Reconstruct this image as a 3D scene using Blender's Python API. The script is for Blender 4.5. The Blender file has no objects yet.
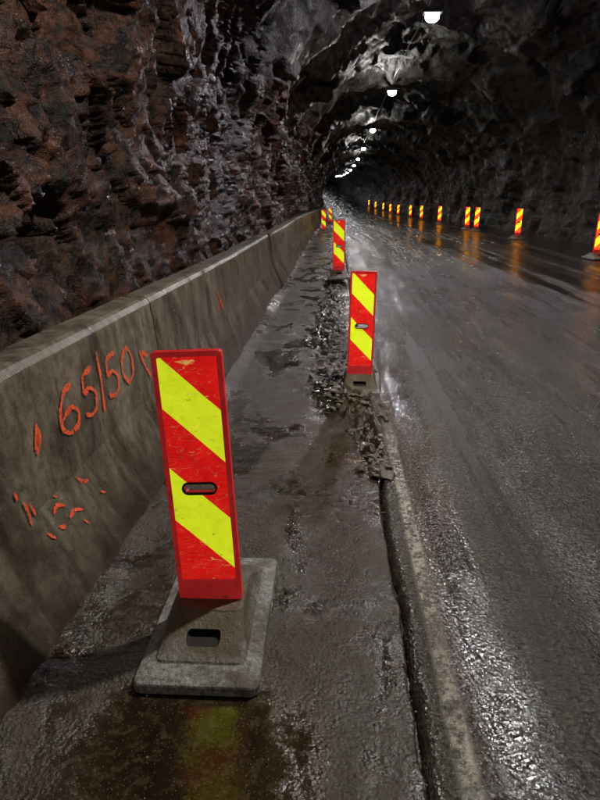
import bpy, bmesh, math, random
import numpy as np
from mathutils import Vector, Matrix
random.seed(7)
rng = np.random.default_rng(11)
S = bpy.context.scene
COL = S.collection

# ------------------------------------------------------------ numpy noise
def h3(ix, iy, iz, s=0):
    with np.errstate(over='ignore'):
        n = (ix.astype(np.int64)*73856093) ^ (iy.astype(np.int64)*19349663) ^ (iz.astype(np.int64)*83492791) ^ (s*2654435761 & 0x7fffffff)
        n = (n ^ (n >> 13)) & 0x7fffffff
        n = (n*1274126177) & 0x7fffffff
        n = n ^ (n >> 15)
        n = (n*2246822519) & 0x7fffffff
        n = n ^ (n >> 12)
    return (n & 0xffffff)/float(0xffffff)

def vn(x, y, z, s=0):
    ix, iy, iz = np.floor(x), np.floor(y), np.floor(z)
    fx, fy, fz = x-ix, y-iy, z-iz
    fx = fx*fx*(3-2*fx); fy = fy*fy*(3-2*fy); fz = fz*fz*(3-2*fz)
    r = 0
    for dx in (0, 1):
        for dy in (0, 1):
            for dz in (0, 1):
                w = (fx if dx else 1-fx)*(fy if dy else 1-fy)*(fz if dz else 1-fz)
                r = r + w*h3(ix+dx, iy+dy, iz+dz, s)
    return r*2-1

def fbm(x, y, z, o=4, s=0, g=0.5):
    a, f, r = 1.0, 1.0, 0
    for i in range(o):
        r = r + a*vn(x*f+i*17.3, y*f+i*5.1, z*f+i*9.7, s+i)
        a *= g; f *= 2.03
    return r

def voro(x, y, z, s=0):
    ix, iy, iz = np.floor(x), np.floor(y), np.floor(z)
    f1 = np.full(x.shape, 9.0); f2 = np.full(x.shape, 9.0)
    off = np.zeros(x.shape); tl = np.zeros(x.shape)
    for dx in (-1, 0, 1):
        for dy in (-1, 0, 1):
            for dz in (-1, 0, 1):
                cx, cy, cz = ix+dx, iy+dy, iz+dz
                px = cx+h3(cx, cy, cz, s+1); py = cy+h3(cx, cy, cz, s+2); pz = cz+h3(cx, cy, cz, s+3)
                ex, ey, ez = x-px, y-py, z-pz
                d = np.sqrt(ex*ex+ey*ey+ez*ez)
                m = d < f1
                f2 = np.where(m, f1, np.minimum(f2, d))
                o = h3(cx, cy, cz, s+4)*2-1
                t = ex*(h3(cx, cy, cz, s+5)*2-1)+ey*(h3(cx, cy, cz, s+6)*2-1)+ez*(h3(cx, cy, cz, s+7)*2-1)
                off = np.where(m, o, off); tl = np.where(m, t, tl)
                f1 = np.where(m, d, f1)
    return f1, f2, off, tl

def sst(a, b, x):
    t = np.clip((x-a)/(b-a), 0, 1)
    return t*t*(3-2*t)

# ------------------------------------------------------------ alignment of road
def rise(y):
    y = np.asarray(y, float)
    return 0.15*sst(6, 25, y) + np.where(y > 60, 0.00022*(y-60)**2, 0)
def cross(x):
    return np.clip(np.asarray(x, float)-0.4, 0, 7.5)*0.018
def bend(y):
    y = np.asarray(y, float)
    return np.where(y > 60, -0.00025*(y-60)**2, 0)
def W(x, y, z):
    return Vector((float(x+bend(y)), float(y), float(z+rise(y)+cross(x))))

# ------------------------------------------------------------ node helpers
class NT:
    def __init__(s, name):
        s.m = bpy.data.materials.new(name); s.m.use_nodes = True
        s.m.cycles.emission_sampling = 'NONE'
        s.t = s.m.node_tree; s.t.nodes.clear()
        s.out = s.t.nodes.new('ShaderNodeOutputMaterial')
        s.b = s.t.nodes.new('ShaderNodeBsdfPrincipled')
        s.t.links.new(s.b.outputs[0], s.out.inputs[0])
        s.tc = s.t.nodes.new('ShaderNodeTexCoord')
    def n(s, k): return s.t.nodes.new(k)
    def l(s, a, b): s.t.links.new(a, b)
    def inp(s, sock, v):
        if isinstance(v, bpy.types.NodeSocket): s.l(v, sock)
        else: sock.default_value = v
    def mapped(s, scale=(1, 1, 1), rot=(0, 0, 0), co=None):
        m = s.n('ShaderNodeMapping'); m.inputs['Scale'].default_value = scale
        m.inputs['Rotation'].default_value = rot
        s.l(co or s.tc.outputs['Object'], m.inputs[0]); return m.outputs[0]
    def noise(s, co, sc=1, det=4, rough=.55, dist=0):
        t = s.n('ShaderNodeTexNoise'); s.l(co, t.inputs['Vector'])
        t.inputs['Scale'].default_value = sc; t.inputs['Detail'].default_value = det
        t.inputs['Roughness'].default_value = rough; t.inputs['Distortion'].default_value = dist
        return t.outputs['Fac']
    def voro(s, co, sc=1, feat='F1', out='Distance', rnd=1):
        t = s.n('ShaderNodeTexVoronoi'); t.feature = feat; s.l(co, t.inputs['Vector'])
        t.inputs['Scale'].default_value = sc; t.inputs['Randomness'].default_value = rnd
        return t.outputs[out]
    def math(s, op, a, b=0.0, c=None, clamp=False):
        t = s.n('ShaderNodeMath'); t.operation = op; t.use_clamp = clamp
        s.inp(t.inputs[0], a); s.inp(t.inputs[1], b)
        if c is not None: s.inp(t.inputs[2], c)
        return t.outputs[0]
    def rng(s, v, a, b, c=0.0, d=1.0):
        t = s.n('ShaderNodeMapRange'); s.inp(t.inputs[0], v)
        for i, q in enumerate((a, b, c, d)): s.inp(t.inputs[i+1], q)
        return t.outputs[0]
    def mix(s, f, a, b):
        t = s.n('ShaderNodeMix'); t.data_type = 'RGBA'
        s.inp(t.inputs[0], f)
        s.inp(t.inputs[6], a if isinstance(a, bpy.types.NodeSocket) else (*a, 1))
        s.inp(t.inputs[7], b if isinstance(b, bpy.types.NodeSocket) else (*b, 1))
        return t.outputs[2]
    def sep(s, co=None):
        t = s.n('ShaderNodeSeparateXYZ'); s.l(co or s.tc.outputs['Object'], t.inputs[0]); return t.outputs
    def bump(s, h, strength=1, dist=.01, nrm=None):
        t = s.n('ShaderNodeBump'); s.l(h, t.inputs['Height'])
        s.inp(t.inputs['Strength'], strength); t.inputs['Distance'].default_value = dist
        if nrm is not None: s.l(nrm, t.inputs['Normal'])
        return t.outputs[0]
    def done(s, col=None, rough=None, nrm=None, metal=None, spec=None):
        if col is not None: s.inp(s.b.inputs['Base Color'], col if isinstance(col, bpy.types.NodeSocket) else (*col, 1))
        if rough is not None: s.inp(s.b.inputs['Roughness'], rough)
        if nrm is not None: s.l(nrm, s.b.inputs['Normal'])
        if metal is not None: s.inp(s.b.inputs['Metallic'], metal)
        if spec is not None: s.inp(s.b.inputs['Specular IOR Level'], spec)
        return s.m

# ------------------------------------------------------------ materials
def mat_rock():
    m = NT('wet_rock'); co = m.tc.outputs['Object']; x, y, z = m.sep()
    st = m.mapped((1.0, .55, .8), (.5, .2, .3))
    n1 = m.noise(st, 1.1, 4, .6, .4); n2 = m.noise(st, 6, 6, .72, .3)
    leftf = m.rng(m.math('ADD', x, m.math('MULTIPLY', n1, 1.2)), -.9, 1.4, 1, 0)
    brown = m.mix(m.rng(n2, .44, .66), (.006, .0035, .0025), (.105, .040, .020))
    brown = m.mix(m.rng(n1, .48, .62, 0, .75), brown, m.mix(m.rng(n2, .44, .62), (.007, .005, .004), (.055, .031, .019)))
    grey = m.mix(m.rng(n2, .42, .68), (.005, .0045, .004), (.052, .043, .034))
    c = m.mix(leftf, grey, brown)
    c = m.mix(m.rng(m.noise(m.mapped((1.5, 1.5, .25)), 2.2, 3, .6), .65, .74, 0, .4), c, (.08, .066, .054))
    r = m.rng(m.noise(co, 3.5, 3, .7), .35, .7, .20, .50)
    r = m.math('ADD', r, m.rng(z, 3.5, 5.5, 0, .12))
    b1 = m.bump(n2, .9, .07)
    b2 = m.bump(m.noise(co, 24, 4, .75), .9, .024, b1)
    return m.done(c, r, b2, spec=m.rng(leftf, 0, 1, .32, .24))

def mat_asphalt():
    m = NT('wet_asphalt'); co = m.tc.outputs['Object']; x, y, z = m.sep()
    agg = m.voro(co, 62); agg2 = m.noise(co, 40, 4, .8)
    lon = m.noise(m.mapped((1.5, .045, 1)), 1.3, 3, .55, .3)
    lon2 = m.noise(m.mapped((4.5, .12, 1)), 1.0, 3, .6)
    pat = m.noise(m.mapped((1, .35, 1)), 1.4, 4, .65, .5)
    c = m.mix(m.rng(agg2, .38, .66), (.006, .006, .005), (.085, .078, .066))
    c = m.mix(m.rng(lon, .5, .66, 0, .55), c, (.085, .072, .055))
    c = m.mix(m.rng(lon2, .50, .40, 0, .65), c, (.010, .009, .008))
    c = m.mix(m.rng(x, .35, .62, .7, 0), c, (.045, .034, .022))
    c = m.mix(m.rng(agg, .10, .2, .5, 0), c, (.20, .19, .17))
    wet = m.math('ADD', m.math('MULTIPLY', lon, .5), m.math('ADD', m.math('MULTIPLY', lon2, .28), m.math('MULTIPLY', pat, .32)))
    wet = m.math('SUBTRACT', wet, m.rng(x, 3.0, 5.5, 0, .12))
    film = m.math('MULTIPLY', m.rng(m.math('ABSOLUTE', m.math('SUBTRACT', x, .64)), .26, .08), m.rng(pat, .34, .54), clamp=True)
    wet = m.math('SUBTRACT', wet, m.math('MULTIPLY', film, .13))
    r = m.rng(wet, .42, .66, .09, .38)
    h = m.math('ADD', m.math('MULTIPLY', agg, 1.1), m.math('MULTIPLY', agg2, 1.0))
    b1 = m.bump(m.noise(m.mapped((1, .5, 1)), 9, 3, .6), .4, .012)
    b2 = m.bump(h, m.rng(wet, .40, .58, .20, 1.0), .018, b1)
    return m.done(c, r, b2, spec=.9)

def mat_mud():
    m = NT('wet_mud'); co = m.tc.outputs['Object']; x, y, z = m.sep()
    n1 = m.noise(m.mapped((1, .5, 1)), 2.2, 4, .62, .6); n2 = m.noise(co, 26, 5, .75)
    c = m.mix(m.rng(n1, .35, .65), (.009, .006, .003), (.040, .026, .012))
    c = m.mix(m.rng(n2, .50, .70, 0, .8), c, (.078, .056, .030))
    grit = m.voro(co, 75)
    c = m.mix(m.rng(grit, .12, .2, .6, 0), c, (.15, .125, .085))
    dx = m.math('DIVIDE', m.math('ADD', x, .38), .36); dy = m.math('DIVIDE', m.math('SUBTRACT', y, 1.38), .42)
    rr = m.math('ADD', m.math('MULTIPLY', dx, dx), m.math('MULTIPLY', dy, dy))
    pd = m.rng(m.math('ADD', rr, m.math('MULTIPLY', n2, 1.2)), 2.1, .7, 0, .22)
    wet = m.math('SUBTRACT', m.math('ADD', n1, m.math('MULTIPLY', n2, .2)), pd)
    r = m.rng(wet, .44, .74, .06, .55)
    rip = m.noise(m.mapped((.6, 2.4, 1)), 7, 3, .6, .8)
    b0 = m.bump(rip, m.rng(wet, .46, .66, .06, .6), .016)
    b1 = m.bump(m.math('ADD', n2, m.math('MULTIPLY', grit, .35)), m.rng(wet, .44, .66, .07, 1.0), .014, b0)
    return m.done(c, r, b1, spec=.5)

def mat_concrete():
    m = NT('stained_concrete'); co = m.tc.outputs['Object']; x, y, z = m.sep()
    n1 = m.noise(m.mapped((1, 1.1, .6)), 2.6, 5, .65, .5); n2 = m.noise(co, 16, 5, .72)
    c = m.mix(m.rng(n1, .38, .60), (.036, .028, .018), (.20, .168, .12))
    c = m.mix(m.rng(n2, .44, .72, 0, .8), c, (.034, .026, .016))
    drip = m.noise(m.mapped((1, 7, .45)), 2.0, 4, .6, .4)
    c = m.mix(m.rng(drip, .54, .66, 0, .5), c, (.022, .017, .011))
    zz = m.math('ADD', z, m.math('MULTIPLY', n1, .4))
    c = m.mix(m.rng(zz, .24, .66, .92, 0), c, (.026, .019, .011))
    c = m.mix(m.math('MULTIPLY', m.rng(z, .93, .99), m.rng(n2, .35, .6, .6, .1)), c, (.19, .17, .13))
    pit = m.voro(co, 34)
    h = m.math('ADD', m.math('MULTIPLY', n2, .8), m.rng(pit, .05, .14, 0, .25))
    return m.done(c, m.rng(n1, .3, .7, .2, .5), m.bump(h, .8, .013), spec=.5)

def mat_spray():
    m = NT('orange_spray_paint'); co = m.tc.outputs['Object']
    n = m.noise(co, 70, 4, .75); n2 = m.noise(co, 9, 3, .6)
    m.done(m.mix(n2, (.78, .07, .02), (.88, .15, .05)), .5)
    al = m.math('MULTIPLY', m.rng(n, .36, .50), m.rng(n2, .3, .48, .5, 1), clamp=True)
    m.l(al, m.b.inputs['Alpha']); return m.m

def mat_line():
    m = NT('worn_road_paint'); co = m.tc.outputs['Object']
    n = m.noise(co, 26, 5, .8); n2 = m.noise(m.mapped((2, .6, 1)), 3, 4, .65)
    x, y, z = m.sep()
    m.done(m.mix(m.rng(n, .35, .65), (.13, .11, .07), (.32, .29, .22)), .42, m.bump(n, .6, .006))
    ed = m.math('ABSOLUTE', m.math('SUBTRACT', x, .412))
    al = m.math('MULTIPLY', m.rng(n, .36, .56), m.rng(n2, .32, .52, .45, 1))
    al = m.math('MULTIPLY', al, m.rng(y, 3.2, 4.8, 1, .06), clamp=True)
    al = m.math('MULTIPLY', al, m.rng(m.math('ADD', ed, m.math('MULTIPLY', n, .05)), .05, .068, 1, 0), clamp=True)
    m.l(al, m.b.inputs['Alpha']); return m.m

def mat_sheet(name, mirror, emis):
    m = NT(name); co = m.tc.outputs['Object']; x, y, z = m.sep()
    s = m.math('SUBTRACT', .98, z)
    xx = m.math('MULTIPLY', x, -1.0 if mirror else 1.0)
    k = m.math('SUBTRACT', m.math('SUBTRACT', s, xx), .12)
    k = m.math('ADD', k, m.math('MULTIPLY', m.math('SUBTRACT', m.noise(co, 8, 3), .5), .006))
    def band(a, b):
        return m.math('MULTIPLY', m.math('GREATER_THAN', k, a), m.math('LESS_THAN', k, b))
    yel = m.math('ADD', band(-.01, .185), band(.41, .62), clamp=True)
    n = m.noise(co, 14, 5, .7)
    if mirror:
        ycol = m.mix(m.rng(n, .3, .7), (.80, .52, .01), (.92, .66, .02))
        rcol = m.mix(m.rng(n, .3, .7), (.60, .03, .006), (.80, .05, .010))
    else:
        ycol = m.mix(m.rng(n, .3, .7), (.64, .80, .010), (.84, .94, .025))
        rcol = m.mix(m.rng(n, .3, .7), (.58, .006, .006), (.80, .012, .010))
    c = m.mix(yel, rcol, ycol)
    sc = m.rng(m.noise(m.mapped((9, 1, 26), (0, .6, 0)), 1.6, 5, .7, 1.2), .64, .67)
    c = m.mix(m.math('MULTIPLY', sc, .7), c, (.75, .50, .14))
    sc2 = m.rng(m.math('ABSOLUTE', m.math('SUBTRACT', m.noise(m.mapped((5, 1, 14), (0, -.5, 0)), 1.3, 2, .5, 2.0), .5)), 0, .006, .8, 0)
    c = m.mix(sc2, c, m.mix(yel, (.62, .26, .06), (.42, .36, .03)))
    dirt = m.math('MULTIPLY', m.rng(m.noise(co, 6, 6, .75), .54, .70), .65)
    c = m.mix(dirt, c, m.mix(yel, (.24, .010, .006), (.46, .46, .03)))
    mud = m.rng(m.noise(co, 45, 4, .7), .63, .68, 0, .6)
    c = m.mix(mud, c, (.08, .02, .01))
    m.done(c, m.rng(n, .3, .7, .16, .35))
    m.l(c, m.b.inputs['Emission Color']); m.b.inputs['Emission Strength'].default_value = emis  # sheeting glows by itself, standing in for retroreflected headlights
    return m.m

def mat_redplastic():
    m = NT('red_plastic'); co = m.tc.outputs['Object']
    n = m.noise(co, 12, 5, .7)
    c = m.mix(m.rng(n, .3, .7), (.42, .012, .014), (.66, .03, .03))
    c = m.mix(m.rng(m.noise(co, 24, 5, .7), .56, .68, 0, .8), c, (.13, .02, .012))
    m.done(c, .4, m.bump(n, .2, .002))
    m.l(c, m.b.inputs['Emission Color']); m.b.inputs['Emission Strength'].default_value = .3  # board plastic also given a weak glow of its own, no lamp
    return m.m

def mat_base():
    m = NT('grimy_recycled_plastic'); co = m.tc.outputs['Object']; x, y, z = m.sep()
    n1 = m.noise(co, 7, 5, .7); n2 = m.noise(co, 60, 4, .75)
    c = m.mix(m.rng(n2, .35, .66), (.07, .068, .062), (.36, .35, .32))
    c = m.mix(m.rng(n1, .46, .64, 0, .85), c, (.055, .042, .024))
    fr = m.math('MULTIPLY', m.rng(m.math('ABSOLUTE', x), .155, .14), m.rng(z, .05, .075))
    fr = m.math('MULTIPLY', fr, m.rng(n1, .3, .5, .55, .9))
    c = m.mix(fr, c, (.08, .06, .030))
    return m.done(c, m.rng(n1, .3, .7, .3, .6), m.bump(m.math('ADD', n2, n1), .9, .010))

def mat_stone():
    m = NT('broken_asphalt'); co = m.tc.outputs['Object']
    n = m.noise(co, 14, 5, .7); n2 = m.noise(co, 100, 3, .7)
    c = m.mix(m.rng(n, .35, .65), (.025, .020, .014), (.17, .14, .10))
    return m.done(c, m.rng(n, .3, .7, .25, .6), m.bump(n2, .8, .006))

def simple(name, col, rough=.5, metal=0, em=None, es=0):
    m = NT(name); n = m.noise(m.tc.outputs['Object'], 20, 4, .7)
    c = m.mix(m.rng(n, .3, .7), tuple(q*.7 for q in col), col)
    m.done(c, rough, metal=metal)
    if em: m.b.inputs['Emission Color'].default_value = (*em, 1); m.b.inputs['Emission Strength'].default_value = es
    return m.m

ROCK, ASPH, MUD, CONC, SPRAY, LINE = mat_rock(), mat_asphalt(), mat_mud(), mat_concrete(), mat_spray(), mat_line()
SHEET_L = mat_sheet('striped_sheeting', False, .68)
SHEET_R = mat_sheet('striped_sheeting_mirrored', True, 2.4)  # right-hand boards get a stronger self-glow in place of headlights
REDP, BASEM, STONE = mat_redplastic(), mat_base(), mat_stone()
DARKM = simple('dark_metal', (.05, .05, .055), .45, .8)
CAVITY_SHADE = simple('cavity_shade', (.008, .007, .005), .8)  # near-black colour paints the shade inside the foot block slots
LENS = simple('lamp_lens', (.8, .8, .8), .3, 0, (.96, .94, 1.0), 90)

def newobj(name, me, mat=None, parent=None, smooth=False):
    o = bpy.data.objects.new(name, me); COL.objects.link(o)
    if mat: me.materials.append(mat)
    if parent: o.parent = parent
    if smooth:
        me.polygons.foreach_set('use_smooth', [True]*len(me.polygons))
    return o

def gridmesh(name, P, mat, smooth=True, flip=False):
    nu, nv = P.shape[:2]
    me = bpy.data.meshes.new(name)
    idx = np.arange(nu*nv).reshape(nu, nv)
    a, b, c, d = idx[:-1, :-1], idx[1:, :-1], idx[1:, 1:], idx[:-1, 1:]
    F = np.stack([a, b, c, d] if not flip else [a, d, c, b], -1).reshape(-1, 4)
    me.vertices.add(nu*nv); me.vertices.foreach_set('co', P.reshape(-1).astype(np.float32))
    me.loops.add(F.size); me.loops.foreach_set('vertex_index', F.reshape(-1).astype(np.int32))
    me.polygons.add(len(F)); me.polygons.foreach_set('loop_start', (np.arange(len(F))*4).astype(np.int32))
    me.update(calc_edges=True); me.validate()
    return newobj(name, me, mat, smooth=smooth)

def adapt(y0, y1, mn, k):
    ys = [y0]
    while ys[-1] < y1: ys.append(ys[-1]+max(mn, k*ys[-1]))
    return ys

# ------------------------------------------------------------ rock tunnel
prof = np.array([(-1.72, -.25), (-1.80, .8), (-1.92, 2.0), (-1.75, 3.3), (-1.15, 4.6), (0., 5.6), (1.6, 6.25), (3.3, 6.45),
                 (5.2, 6.2), (7.0, 5.4), (8.2, 4.2), (8.8, 2.8), (8.95, 1.4), (8.7, -.3)])
def catmull(P, n):
    out = []
    Q = np.vstack([2*P[0]-P[1], P, 2*P[-1]-P[-2]])
    for i in range(1, len(Q)-2):
        t = np.linspace(0, 1, n, endpoint=False)[:, None]
        p0, p1, p2, p3 = Q[i-1], Q[i], Q[i+1], Q[i+2]
        out.append(.5*((2*p1)+(-p0+p2)*t+(2*p0-5*p1+4*p2-p3)*t*t+(-p0+3*p1-3*p2+p3)*t**3))
    return np.vstack(out+[P[-1:]])
cp = catmull(prof, 60)
sl = np.concatenate([[0], np.cumsum(np.linalg.norm(np.diff(cp, axis=0), axis=1))])
L = sl[-1]
sv = np.concatenate([np.arange(0, 4.8, .022), np.arange(4.8, L, .075), [L]])
px = np.interp(sv, sl, cp[:, 0]); pz = np.interp(sv, sl, cp[:, 1])
tx = np.gradient(px, sv); tz = np.gradient(pz, sv)
nx, nz = tz, -tx
nn = np.hypot(nx, nz); nx /= nn; nz /= nn
yy = np.array(list(np.arange(-30, .9, .4))+adapt(.9, 330, .026, .008))
SX, Y = np.meshgrid(px, yy, indexing='ij'); SZ = np.meshgrid(pz, yy, indexing='ij')[0]
NX = np.meshgrid(nx, yy, indexing='ij')[0]; NZ = np.meshgrid(nz, yy, indexing='ij')[0]
def rockd(X, Yy, Z, rf):
    wx = X+.35*fbm(X*.8, Yy*.8, Z*.8, 3, 50); wy = Yy+.6*Z*.5+.35*fbm(X*.7, Yy*.7, Z*.7, 3, 60); wz = Z-.35*Yy*.3
    f1, f2, o, t = voro(wx*.7, wy*.36, wz*.5, 1)
    g1, g2, o2, t2 = voro(wx*1.7, wy*1.2, wz*1.0, 20)
    k1, k2, o3, t3 = voro(wx*4.4, wy*3.4, wz*2.8, 40)
    l1, l2, o4, t4 = voro(wx*10, wy*8, wz*7, 45)
    b1 = sst(0, .14, f2-f1); b2 = sst(0, .10, g2-g1)
    fine = 1-.75*rf
    d = (.13*o+.38*t)*(.4+.6*b1)+(.05*o2+.20*t2)*(.5+.5*b2)*(1-.4*rf)
    d = d+((.022*o3+.085*t3)+(.009*o4+.034*t4))*fine
    d = d+.16*fbm(X*.35, Yy*.3, Z*.35, 3, 80)+.018*fbm(X*7, Yy*6, Z*7, 3, 90)*fine
    d = d+rf*.12*(1-np.abs(fbm(wx*.9, wy*.5, wz*.9, 3, 95)))
    return d
rf = np.clip(sst(2.8, 5.2, SZ)+sst(5, 8, SX)*.25, 0, 1)
D = rockd(SX, Y, SZ, rf)
per = 5.6
yw = Y+.8*fbm(SX*.3, Y*.1, SZ*.3, 2, 77)
fr_ = (yw/per) % 1.0
saw = np.where(fr_ < .88, fr_/.88, (1-fr_)/.12)-.5
D = D+rf*(.62*saw*(.75+.5*vn(SX*.3, np.floor(yw/per)+.5, SZ*.3, 5)))
D = D*np.where((SX < -1) & (SZ < 1.4), .6, 1.0)
D = np.minimum(D, .7)
PX, PZ = SX+NX*D, SZ+NZ*D
low = (SX < 0) & (SZ < 1.5)
PX = np.where(low, np.minimum(PX, -1.53), PX)
P = np.stack([PX+bend(Y), Y, PZ+rise(Y)+cross(np.clip(PX, 0, 8))*sst(6, 1, SZ)], -1)
tun = gridmesh('rock_tunnel', P, ROCK, smooth=False)

# ------------------------------------------------------------ ground, road, shoulder
ys = np.array(list(np.arange(-30, .3, .5))+adapt(.3, 330, .25, .02))
xs = np.linspace(-3, 10, 14)
X, Yg = np.meshgrid(xs, ys, indexing='ij')
gridmesh('ground', np.stack([X+bend(Yg), Yg, rise(Yg)+cross(X)-.07], -1), MUD, flip=True)

ys = np.array(list(np.arange(-30, .3, .3))+adapt(.3, 330, .012, .006))
u = np.concatenate([np.linspace(0, .3, 14), np.linspace(.36, 8.8, 110)])
U, Yg = np.meshgrid(u, ys, indexing='ij')
def edge_w(Yg): return .012*fbm(Yg*1.3, Yg*0, Yg*0, 3, 3)
edge = .298+edge_w(Yg)+.006*fbm(Yg*14, Yg*0, Yg*0, 3, 6)
X = edge+U
zz = .012+.012*fbm(X*.9, Yg*.35, X*0, 3, 7)+.003*fbm(X*5, Yg*4, X*0, 2, 9)
zz = zz-.014*np.exp(-U/.012)*(.6+.6*fbm(Yg*9, U*0, U*0, 3, 8))
zz = np.where(U < .001, -.06, zz)
zz = zz-.012*np.exp(-((X-2.0)/.35)**2)-.012*np.exp(-((X-3.6)/.35)**2)
gridmesh('asphalt_road', np.stack([X+bend(Yg), Yg, zz+rise(Yg)+cross(X)], -1), ASPH, flip=True)

ys = np.array(list(np.arange(-30, .3, .3))+adapt(.3, 200, .011, .0045))
u = np.concatenate([np.linspace(0, .97, 112), np.linspace(.975, 1, 10)])
U, Yg = np.meshgrid(u, ys, indexing='ij')
re = .290+edge_w(Yg)+.006*fbm(Yg*11, Yg*0, Yg*0+4, 4, 13)
X = -1.45+(re+1.45)*U
cx = np.interp(Yg, [0, 3.3, 3.8, 5.3, 7, 14, 60], [.36, .34, .26, .06, -.04, -.02, .0])
hw = np.interp(Yg, [0, 3.3, 4.0, 6, 14, 30], [.0, .02, .12, .19, .16, .05])+1e-4
rub = np.exp(-((X-cx)/hw)**2)*sst(3.2, 4.0, Yg)*(1-sst(16, 26, Yg))*(.7+.3*vn(Yg*1.4, Yg*0, Yg*0, 39))
z = .010*fbm(X*1.6, Yg*1.1, X*0, 3, 21)+.006*fbm(X*7, Yg*9, X*0, 4, 22)
rp = fbm(X*2.5, Yg*9+2*fbm(X*2, Yg*2, X*0, 2, 5), X*0, 2, 23)
z = z+.009*(1-np.abs(rp))**2*sst(.35, .65, vn(X*1.1, Yg*.6, X*0, 24)*.5+.5)
tr = sst(.5, .75, vn(Yg*.35, X*0, X*0, 26)*.5+.55)*(np.exp(-((X+.10)/.09)**2)+np.exp(-((X+.52)/.09)**2)*sst(2.6, 3.2, Yg))
z = z+tr*.005*np.sign(np.sin(Yg*70+np.abs(X+.1)*60))*(.5+.5*vn(X*9, Yg*6, X*0, 27))
f1, f2, o, t = voro(X*12, Yg*7, X*0, 31)
z = z+rub*(.030*o+.085*t+.03*fbm(X*20, Yg*20, X*0, 3, 33)+.020)
pud = sst(.15, .60, fbm(X*1.3+3, Yg*.8, X*0, 4, 41))*(1-rub)
pud = np.maximum(pud, sst(1.5, .4, ((X+.38)/.36)**2+((Yg-1.38)/.42)**2+.5*fbm(X*4, Yg*4, X*0, 4, 43)))
z = z*(1-.85*pud)-.006*pud
z = z-.008*np.exp(-((X+.05)/.12)**2)*(1-pud)
z = z+(.05+.03*fbm(Yg*1.7, X*3, X*0, 4, 71))*sst(-.86, -1.06, X)*(.75+.35*vn(Yg*.9, Yg*0, Yg*0, 72))
z = np.where(U > .999, -.06, z-.012*sst(.992, 1, U))
gridmesh('dirt_shoulder', np.stack([X+bend(Yg), Yg, z+rise(Yg)], -1), MUD, flip=True)

yl = np.array(adapt(-2, 60, .06, .006)); xl = np.linspace(.355, .465, 6)
X, Yg = np.meshgrid(xl, yl, indexing='ij')
zz = .012+.012*fbm(X*.9, Yg*.35, X*0, 3, 7)+.003*fbm(X*5, Yg*4, X*0, 2, 9)
gridmesh('road_edge_line', np.stack([X, Yg, zz+.004+rise(Yg)+cross(X)], -1), LINE, flip=True)

# ------------------------------------------------------------ rubble + gravel
def stones(name, items, mat):
    bm = bmesh.new()
    for (x, y, z, r) in items:
        pts = []
        n = 9 if r > .012 else 6
        sx, sy, sz = r*random.uniform(.8, 1.3), r*random.uniform(.7, 1.2), r*random.uniform(.35, .65)
        a = random.uniform(0, 6.28)
        for i in range(n):
            v = Vector((random.gauss(0, 1), random.gauss(0, 1), random.gauss(0, 1))).normalized()
            v = Vector((v.x*sx, v.y*sy, v.z*sz)); v.rotate(Matrix.Rotation(a, 3, 'Z'))
            pts.append(bm.verts.new(W(x, y, z)+v))
        g = bmesh.ops.convex_hull(bm, input=pts)
        bad = [e for e in g['geom_interior'] if isinstance(e, bmesh.types.BMVert)]
        if bad: bmesh.ops.delete(bm, geom=bad, context='VERTS')
    me = bpy.data.meshes.new(name); bm.to_mesh(me); bm.free()
    return newobj(name, me, mat)
it = []
for i in range(2300):
    y = 3.4+11*random.random()**1.4
    if random.random() > .4+.6*(math.sin(y*2.6)*.5+.5): continue
    c = np.interp(y, [3.3, 3.8, 5.3, 7, 14], [.33, .27, .07, -.04, -.02]); w = np.interp(y, [3.3, 4.2, 6, 14], [.03, .08, .12, .11])
    r = random.choice([.005, .006, .008, .01, .012, .016, .020, .026, .040])*random.uniform(.7, 1.25)
    it.append((c+random.gauss(0, w), y, .018+r*.22, r))
stones('asphalt_rubble', it, STONE)
it = []
for i in range(3000):
    y = 1.0+9*random.random()**1.7
    q = random.random()
    if q < .3: x = random.gauss(-.93, .06)
    elif q < .5: x = random.gauss(.29, .07)
    elif q < .7: x = random.uniform(.3, 2.2)
    else: x = random.uniform(-.95, .3)
    r = random.uniform(.0015, .006)
    it.append((x, y, .012 if x > .3 else .006+(.04 if x < -.95 else 0), r))
stones('gravel', it, STONE)

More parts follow.
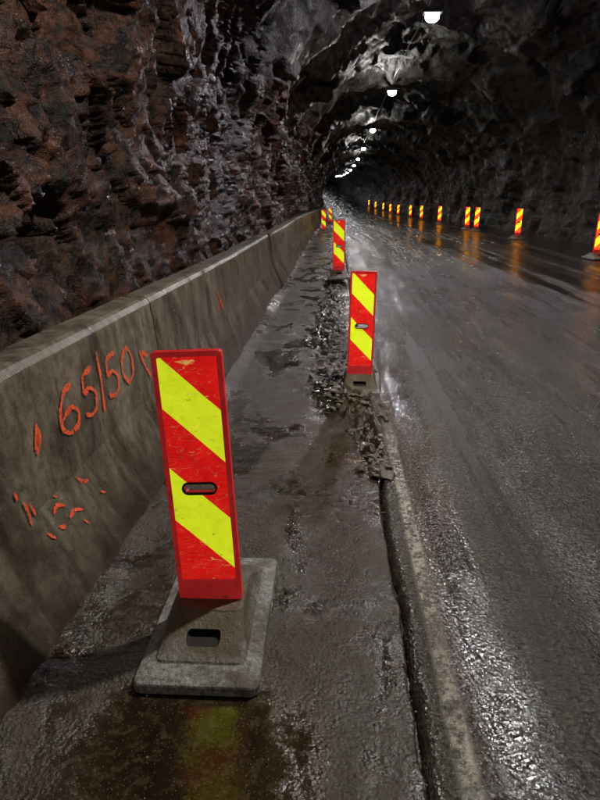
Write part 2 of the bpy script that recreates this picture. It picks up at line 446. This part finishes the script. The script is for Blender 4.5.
# ------------------------------------------------------------ concrete barriers
bprof = [(-1.0, -.03), (-1.0, .02), (-1.015, .045), (-1.150, .33), (-1.185, .41), (-1.245, .96), (-1.265, .99), (-1.29, 1.0),
         (-1.43, 1.0), (-1.455, .985), (-1.47, .9), (-1.49, -.03)]
def face_x(z):
    q = sorted([(b, a) for a, b in bprof[:8]])
    return float(np.interp(z, [a for a, b in q], [b for a, b in q]))
def barrier(y0, y1, still=False):
    n = max(2, int((y1-y0)/.06)) if y1 < 10 else max(2, int((y1-y0)/.5))
    yv = np.linspace(y0, y1, n+1)
    pr = []
    for i in range(len(bprof)-1):
        a, b = np.array(bprof[i]), np.array(bprof[i+1]); k = max(1, int(np.linalg.norm(b-a)/.05))
        for j in range(k): pr.append(a+(b-a)*j/k)
    pr.append(np.array(bprof[-1])); pr = np.array(pr)
    bm = bmesh.new(); rows = []
    tw = 0 if still else random.uniform(-.03, .03); sh = 0 if still else random.uniform(-.022, .022)
    dz = 0 if still else random.uniform(-.014, .014)
    A, B = np.meshgrid(yv, pr[:, 1], indexing='ij')
    wob = .003*fbm(A*2.1, B*2.3, A*0, 3, 61)
    chip = .014*sst(.45, .9, fbm(A*6, B*6+pr[:, 0]*6, A*0, 3, 62))*sst(.85, 1.0, B)
    for i, yv_ in enumerate(yv):
        row = []
        for j, (a, b) in enumerate(pr):
            ins = .014 if i in (0, n) else 0
            s_ = 1 if a > -1.36 else -1
            x = a+sh+tw*(yv_-y0)/(y1-y0)-s_*(ins+chip[i, j])+wob[i, j]
            row.append(bm.verts.new(W(x, yv_, b+dz-((ins*.6+chip[i, j]*.6) if b > .9 else 0))))
        rows.append(row)
    for i in range(n):
        for j in range(len(pr)-1):
            bm.faces.new((rows[i][j], rows[i+1][j], rows[i+1][j+1], rows[i][j+1]))
    bm.faces.new(rows[0]); bm.faces.new(list(reversed(rows[-1])))
    bmesh.ops.recalc_face_normals(bm, faces=bm.faces)
    me = bpy.data.meshes.new('concrete_barrier'); bm.to_mesh(me); bm.free()
    return newobj('concrete_barrier', me, CONC)
bl = [(-6, -1.9), (-1.875, 4.1), (4.115, 8.1)]
y = 8.125
while y < 70: bl.append((y, y+3.97)); y += 4
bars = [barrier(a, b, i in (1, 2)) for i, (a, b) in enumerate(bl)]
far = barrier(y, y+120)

def ribbon(strokes, parent, name, w=.02):
    bm = bmesh.new()
    for st in strokes:
        pts = []
        for i in range(len(st)-1):
            a, b = np.array(st[i]), np.array(st[i+1]); k = max(2, int(np.linalg.norm(b-a)/.010))
            for j in range(k): pts.append(a+(b-a)*j/k)
        pts.append(np.array(st[-1])); pts = np.array(pts)
        for _ in range(3):
            if len(pts) > 4: pts[1:-1] = (pts[:-2]+2*pts[1:-1]+pts[2:])/4
        t = np.gradient(pts, axis=0); t /= np.linalg.norm(t, axis=1)[:, None]+1e-9
        prev = None; N = len(pts)
        for i, (p, d) in enumerate(zip(pts, t)):
            ww = w*(.42+.12*math.sin(i*.35)+random.uniform(-.09, .09))*min(1, .35+min(i, N-1-i)*.4)
            row = []
            for sgn in (-1, 0, 1):
                yy_ = p[0]-d[1]*ww*sgn; z_ = p[1]+d[0]*ww*sgn
                row.append(bm.verts.new(W(face_x(z_)+.008, yy_, z_)))
            if prev:
                for q in range(2): bm.faces.new((prev[q], row[q], row[q+1], prev[q+1]))
            prev = row
    me = bpy.data.meshes.new(name); bm.to_mesh(me); bm.free()
    o = newobj(name, me, SPRAY); o.parent = parent; return o
def glyph(g, y0, z0, wy, hz): return [[(y0+a*wy, z0+b*hz) for a, b in s] for s in g]
G6 = [[(.85, .95), (.45, .9), (.1, .55), (.05, .2), (.35, 0), (.8, .05), (.95, .3), (.7, .5), (.3, .45), (.1, .3)]]
G5 = [[(.95, 1.0), (.3, .95), (.2, .55), (.6, .62), (.95, .4), (.8, .08), (.4, .0), (.05, .12)]]
GS = [[(.1, -.15), (.5, .5), (.6, 1.15)]]
G0 = [[(.5, 1), (.12, .75), (.05, .35), (.4, 0), (.8, .15), (.95, .6), (.75, .95), (.5, 1)]]
st = glyph(G6, 2.48, .59, .22, .22)+glyph(G5, 2.74, .59, .19, .22)+glyph(GS, 2.96, .59, .1, .24)+glyph(G5, 3.06, .59, .2, .22)+glyph(G0, 3.31, .59, .22, .20)
ribbon(st, bars[1], 'sprayed_number', .028)
ribbon([[(2.24, .62), (2.27, .68), (2.29, .74)], [(2.26, .64), (2.30, .71)], [(3.66, .72), (3.72, .60), (3.80, .52)], [(3.70, .70), (3.80, .66)]], bars[1], 'sprayed_arrow', .034)
sp = [[(2.06, .50), (2.08, .44), (2.07, .39)], [(2.10, .47), (2.12, .41)], [(2.22, .36), (2.27, .38), (2.32, .35)], [(2.2, .31), (2.25, .29)],
      [(2.30, .30), (2.36, .31), (2.42, .28)], [(2.38, .25), (2.40, .22)], [(2.12, .33), (2.15, .29)], [(2.5, .40), (2.53, .36), (2.58, .35)],
      [(2.02, .56), (2.03, .52)], [(2.62, .27), (2.65, .25)], [(2.28, .42), (2.30, .40)]]
ribbon(sp, bars[1], 'paint_splatter', .017)
ribbon([[(6.3, .72), (6.42, .62), (6.5, .5)], [(6.2, .55), (6.42, .62)]], bars[2], 'sprayed_arrow', .04)

# ------------------------------------------------------------ delineators
BH = .98; BW = .24
def rrect(w, z0, z1, r):
    pts = []
    for cx_, cz_, a0 in ((w/2-r, z1-r, 0), (-w/2+r, z1-r, 90), (-w/2+r, z0+r, 180), (w/2-r, z0+r, 270)):
        for k in range(5):
            a = math.radians(a0+k*22.5); pts.append((cx_+r*math.cos(a), cz_+r*math.sin(a)))
    return pts
def curve_plate(name, loops, ext, bev=0):
    cu = bpy.data.curves.new(name, 'CURVE'); cu.dimensions = '2D'; cu.fill_mode = 'BOTH'
    cu.extrude = ext; cu.bevel_depth = bev; cu.bevel_resolution = 2
    for lp in loops:
        s = cu.splines.new('POLY'); s.points.add(len(lp)-1)
        for p, (a, b) in zip(s.points, lp): p.co = (a, b, 0, 1)
        s.use_cyclic_u = True
    o = bpy.data.objects.new(name, cu); COL.objects.link(o)
    dg = bpy.context.evaluated_depsgraph_get()
    me = bpy.data.meshes.new_from_object(o.evaluated_get(dg)); me.name = name
    bpy.data.objects.remove(o)
    me.transform(Matrix.Rotation(math.radians(90), 4, 'X'))
    return me
slot = rrect(.118, .452, .49, .0187)
ME_panel = curve_plate('panel', [rrect(BW, 0, BH, .012), slot], .008, .002); ME_panel.materials.append(REDP)
ME_rim = curve_plate('rim', [rrect(BW, 0, BH, .012), rrect(BW-.03, .085, BH-.016, .008)], .013, .002); ME_rim.materials.append(REDP)
ME_sheet = {}
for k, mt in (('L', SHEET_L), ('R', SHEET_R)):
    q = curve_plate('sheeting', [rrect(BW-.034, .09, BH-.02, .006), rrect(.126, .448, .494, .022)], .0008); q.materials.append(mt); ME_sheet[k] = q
ME_collar = curve_plate('slot_collar', [rrect(.128, .447, .495, .0234), slot], .018, .001); ME_collar.materials.append(DARKM)

def base_mesh():
    bm = bmesh.new(); rows = []
    L_ = [(.436, .80, 0), (.436, .80, .030), (.430, .794, .036), (.418, .780, .039), (.325, .625, .052), (.318, .615, .060),
          (.262, .27, .138), (.257, .262, .143), (.248, .25, .145)]
    for (w, l, z) in L_:
        r = min(.03, w*.12); pts = []
        for cx_, cy_, a0 in ((w/2-r, l/2-r, 0), (-w/2+r, l/2-r, 90), (-w/2+r, -l/2+r, 180), (w/2-r, -l/2+r, 270)):
            for k in range(4):
                a = math.radians(a0+k*30); pts.append(bm.verts.new((cx_+r*math.cos(a), cy_+r*math.sin(a), z)))
        rows.append(pts)
    n = len(rows[0])
    for i in range(len(rows)-1):
        for j in range(n): bm.faces.new((rows[i][j], rows[i][(j+1) % n], rows[i+1][(j+1) % n], rows[i+1][j]))
    bm.faces.new(rows[-1]); bm.faces.new(list(reversed(rows[0])))
    bmesh.ops.recalc_face_normals(bm, faces=bm.faces)
    me = bpy.data.meshes.new('foot_block'); bm.to_mesh(me); bm.free()
    o = newobj('tmpb', me, BASEM); me.materials.append(CAVITY_SHADE)
    cutters = []
    for sgn in (-1, 1):
        b2 = bmesh.new(); ra = []
        for yy_ in (-.10, .12):
            ra.append([b2.verts.new((a, sgn*.245-yy_*sgn*1.0, b)) for a, b in rrect(.125, .082, .110, .0135)])
        m_ = len(ra[0])
        for j in range(m_): b2.faces.new((ra[0][j], ra[0][(j+1) % m_], ra[1][(j+1) % m_], ra[1][j]))
        b2.faces.new(ra[0]); b2.faces.new(list(reversed(ra[1])))
        for f in b2.faces: f.material_index = 1
        bmesh.ops.recalc_face_normals(b2, faces=b2.faces)
        cm = bpy.data.meshes.new('c'); b2.to_mesh(cm); b2.free(); c = newobj('cut', cm); cm.materials.append(BASEM); cm.materials.append(CAVITY_SHADE); cutters.append(c)
        md = o.modifiers.new('b', 'BOOLEAN'); md.object = c; md.operation = 'DIFFERENCE'; md.solver = 'EXACT'
        md.material_mode = 'TRANSFER'
    dg = bpy.context.evaluated_depsgraph_get()
    r = bpy.data.meshes.new_from_object(o.evaluated_get(dg)); r.name = 'foot_block'
    for c in cutters+[o]: bpy.data.objects.remove(c)
    return r
ME_base = base_mesh()

def delineator(x, y, z=0, rot=0, lean=0, leanx=0, side='L', sc=1.0, sink=0):
    e = bpy.data.objects.new('traffic_delineator', None); COL.objects.link(e)
    e.location = W(x, y, z-sink); e.rotation_euler = (0, 0, math.radians(rot)); e.scale = (sc, sc, sc)
    def ch(nm, me, loc=(0, 0, 0)):
        o = bpy.data.objects.new(nm, me); COL.objects.link(o); o.parent = e; o.location = loc; return o
    ch('foot_block', ME_base, (0, .05, 0))
    R = Matrix.Translation((0, 0, .143)) @ Matrix.Rotation(math.radians(lean), 4, 'Y') @ Matrix.Rotation(math.radians(leanx), 4, 'X')
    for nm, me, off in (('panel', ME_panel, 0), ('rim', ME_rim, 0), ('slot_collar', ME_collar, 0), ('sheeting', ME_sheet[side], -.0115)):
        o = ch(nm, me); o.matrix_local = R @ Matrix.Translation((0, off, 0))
    return e
delineator(-.455, 2.0, 0, .5, -2.6, 0)
delineator(.245, 5.43, 0, -2, .6, 1, sc=.95, sink=.03)
delineator(.08, 12.6, .12, 3, -.6, 0)
delineator(-.62, 33, 0, 4, 0)
delineator(-.4, 47, 0, 0, 0)
delineator(6.78, 16.6, .02, 2, 1, side='R')
for yv_ in (24.6, 31.6, 33.6, 42.5, 51.3, 60, 70, 80, 91, 104, 118):
    delineator(6.9+random.uniform(-.1, .1), yv_, .02, random.uniform(-4, 4), random.uniform(-2, 2), side='R')

# ------------------------------------------------------------ lamps
def tunnel_lamp(y, power, up=0, col=(1.0, .97, .94)):
    p = W(2.1, y, 0); zc = 5.62+float(rise(y))
    e = bpy.data.objects.new('tunnel_lamp', None); COL.objects.link(e); e.location = (p.x, y, zc)
    bm = bmesh.new(); bmesh.ops.create_cube(bm, size=1); bmesh.ops.scale(bm, vec=(.42, .30, .09), verts=bm.verts)
    bmesh.ops.bevel(bm, geom=bm.edges[:], offset=.015, segments=2, affect='EDGES')
    for k in range(9):
        r = bmesh.ops.create_cube(bm, size=1)['verts']; bmesh.ops.scale(bm, vec=(.01, .24, .04), verts=r); bmesh.ops.translate(bm, vec=(-.16+k*.04, 0, .063), verts=r)
    for sx in (-.22, .22):
        r = bmesh.ops.create_cube(bm, size=1)['verts']; bmesh.ops.scale(bm, vec=(.012, .04, .5), verts=r); bmesh.ops.translate(bm, vec=(sx, 0, .24), verts=r)
    me = bpy.data.meshes.new('housing'); bm.to_mesh(me); bm.free(); newobj('housing', me, DARKM, e)
    bm = bmesh.new(); bmesh.ops.create_uvsphere(bm, u_segments=20, v_segments=12, radius=.15); bmesh.ops.scale(bm, vec=(1.05, .8, .8), verts=bm.verts)
    me = bpy.data.meshes.new('lens'); bm.to_mesh(me); bm.free(); o = newobj('lens', me, LENS, e, True); o.location = (0, 0, -.10)
    if power:
        ld = bpy.data.lights.new('lamp_light', 'SPOT'); ld.energy = power; ld.color = col; ld.shadow_soft_size = .10
        ld.spot_size = math.radians(168); ld.spot_blend = .45
        lo = bpy.data.objects.new('lamp_light', ld); COL.objects.link(lo); lo.parent = e; lo.location = (0, 0, -.38)
    if up:
        ld = bpy.data.lights.new('lamp_spill', 'POINT'); ld.energy = up; ld.color = col; ld.shadow_soft_size = .12
        lo = bpy.data.objects.new('lamp_spill', ld); COL.objects.link(lo); lo.parent = e; lo.location = (0, 0, -.5)
for y, pw, up in ((-20, 0, 0), (-8.5, 430, 0), (3.7, 1000, 100), (15.9, 720, 180), (26.3, 450, 130), (39.3, 280, 85), (52, 0, 90), (64, 0, 60)):
    tunnel_lamp(y, pw, up, col=(.97, .90, 1.0) if y == 15.9 else (1.0, .95, .89))
y = 76; i = 0
while y < 260: tunnel_lamp(y, 0, 45 if i % 2 else 0); y += 12.5; i += 1
bm = bmesh.new(); prev = None
for y in np.arange(-20, 200, 1.0):
    w = W(2.1, y, 0); zc = 5.92+float(rise(y))+.04*math.sin(y*1.3)
    row = [bm.verts.new((w.x+.015*math.cos(a), y, zc+.015*math.sin(a))) for a in np.linspace(0, 2*math.pi, 7)[:-1]]
    if prev:
        for k in range(6): bm.faces.new((prev[k], prev[(k+1) % 6], row[(k+1) % 6], row[k]))
    prev = row
me = bpy.data.meshes.new('power_cable'); bm.to_mesh(me); bm.free(); newobj('power_cable', me, DARKM)

# small red notice by the right wall
e = bpy.data.objects.new('wall_sign', None); COL.objects.link(e); e.location = W(7.60, 18.6, 1.68); e.rotation_euler = (0, 0, math.radians(10))
me = curve_plate('board', [rrect(.55, 0, .75, .03)], .01, .003); me.materials.append(simple('sign_dark', (.03, .012, .01), .5)); newobj('board', me, None, e)
RS = simple('sign_red', (.5, .02, .01), .5, 0, (.8, .05, .02), .25)
for i, (a, b) in enumerate(((.06, .1), (.22, .26), (.38, .42), (.54, .58))):
    me = curve_plate('lettering', [rrect(.42-.05*(i % 2), a, b+.03, .01)], .001); me.materials.append(RS); o = newobj('lettering', me, None, e); o.location = (0, -.016, 0)
bm = bmesh.new()
r = bmesh.ops.create_cone(bm, cap_ends=True, segments=12, radius1=.03, radius2=.03, depth=2.0)['verts']; bmesh.ops.translate(bm, vec=(0, .04, -.7), verts=r)
me = bpy.data.meshes.new('post'); bm.to_mesh(me); bm.free(); newobj('post', me, DARKM, e)

# ------------------------------------------------------------ world + camera
w = bpy.data.worlds.new('World'); S.world = w; w.use_nodes = True
nt = w.node_tree; bg = nt.nodes['Background']; sky = nt.nodes.new('ShaderNodeTexSky'); sky.sky_type = 'NISHITA'
sky.sun_disc = False; sky.sun_elevation = math.radians(1); sky.sun_rotation = math.radians(180)
nt.links.new(sky.outputs[0], bg.inputs[0]); bg.inputs[1].default_value = .003

cam = bpy.data.cameras.new('camera'); co = bpy.data.objects.new('camera', cam); COL.objects.link(co); S.camera = co
cam.sensor_fit = 'VERTICAL'; cam.sensor_height = 36; cam.lens = 36*610/800; cam.clip_end = 1000; cam.clip_start = .05
co.location = (0, 0, 1.6); co.rotation_euler = (math.radians(90-17.9), 0, math.radians(3.2))
S.view_settings.view_transform = 'Standard'; S.view_settings.look = 'None'; S.view_settings.exposure = 0
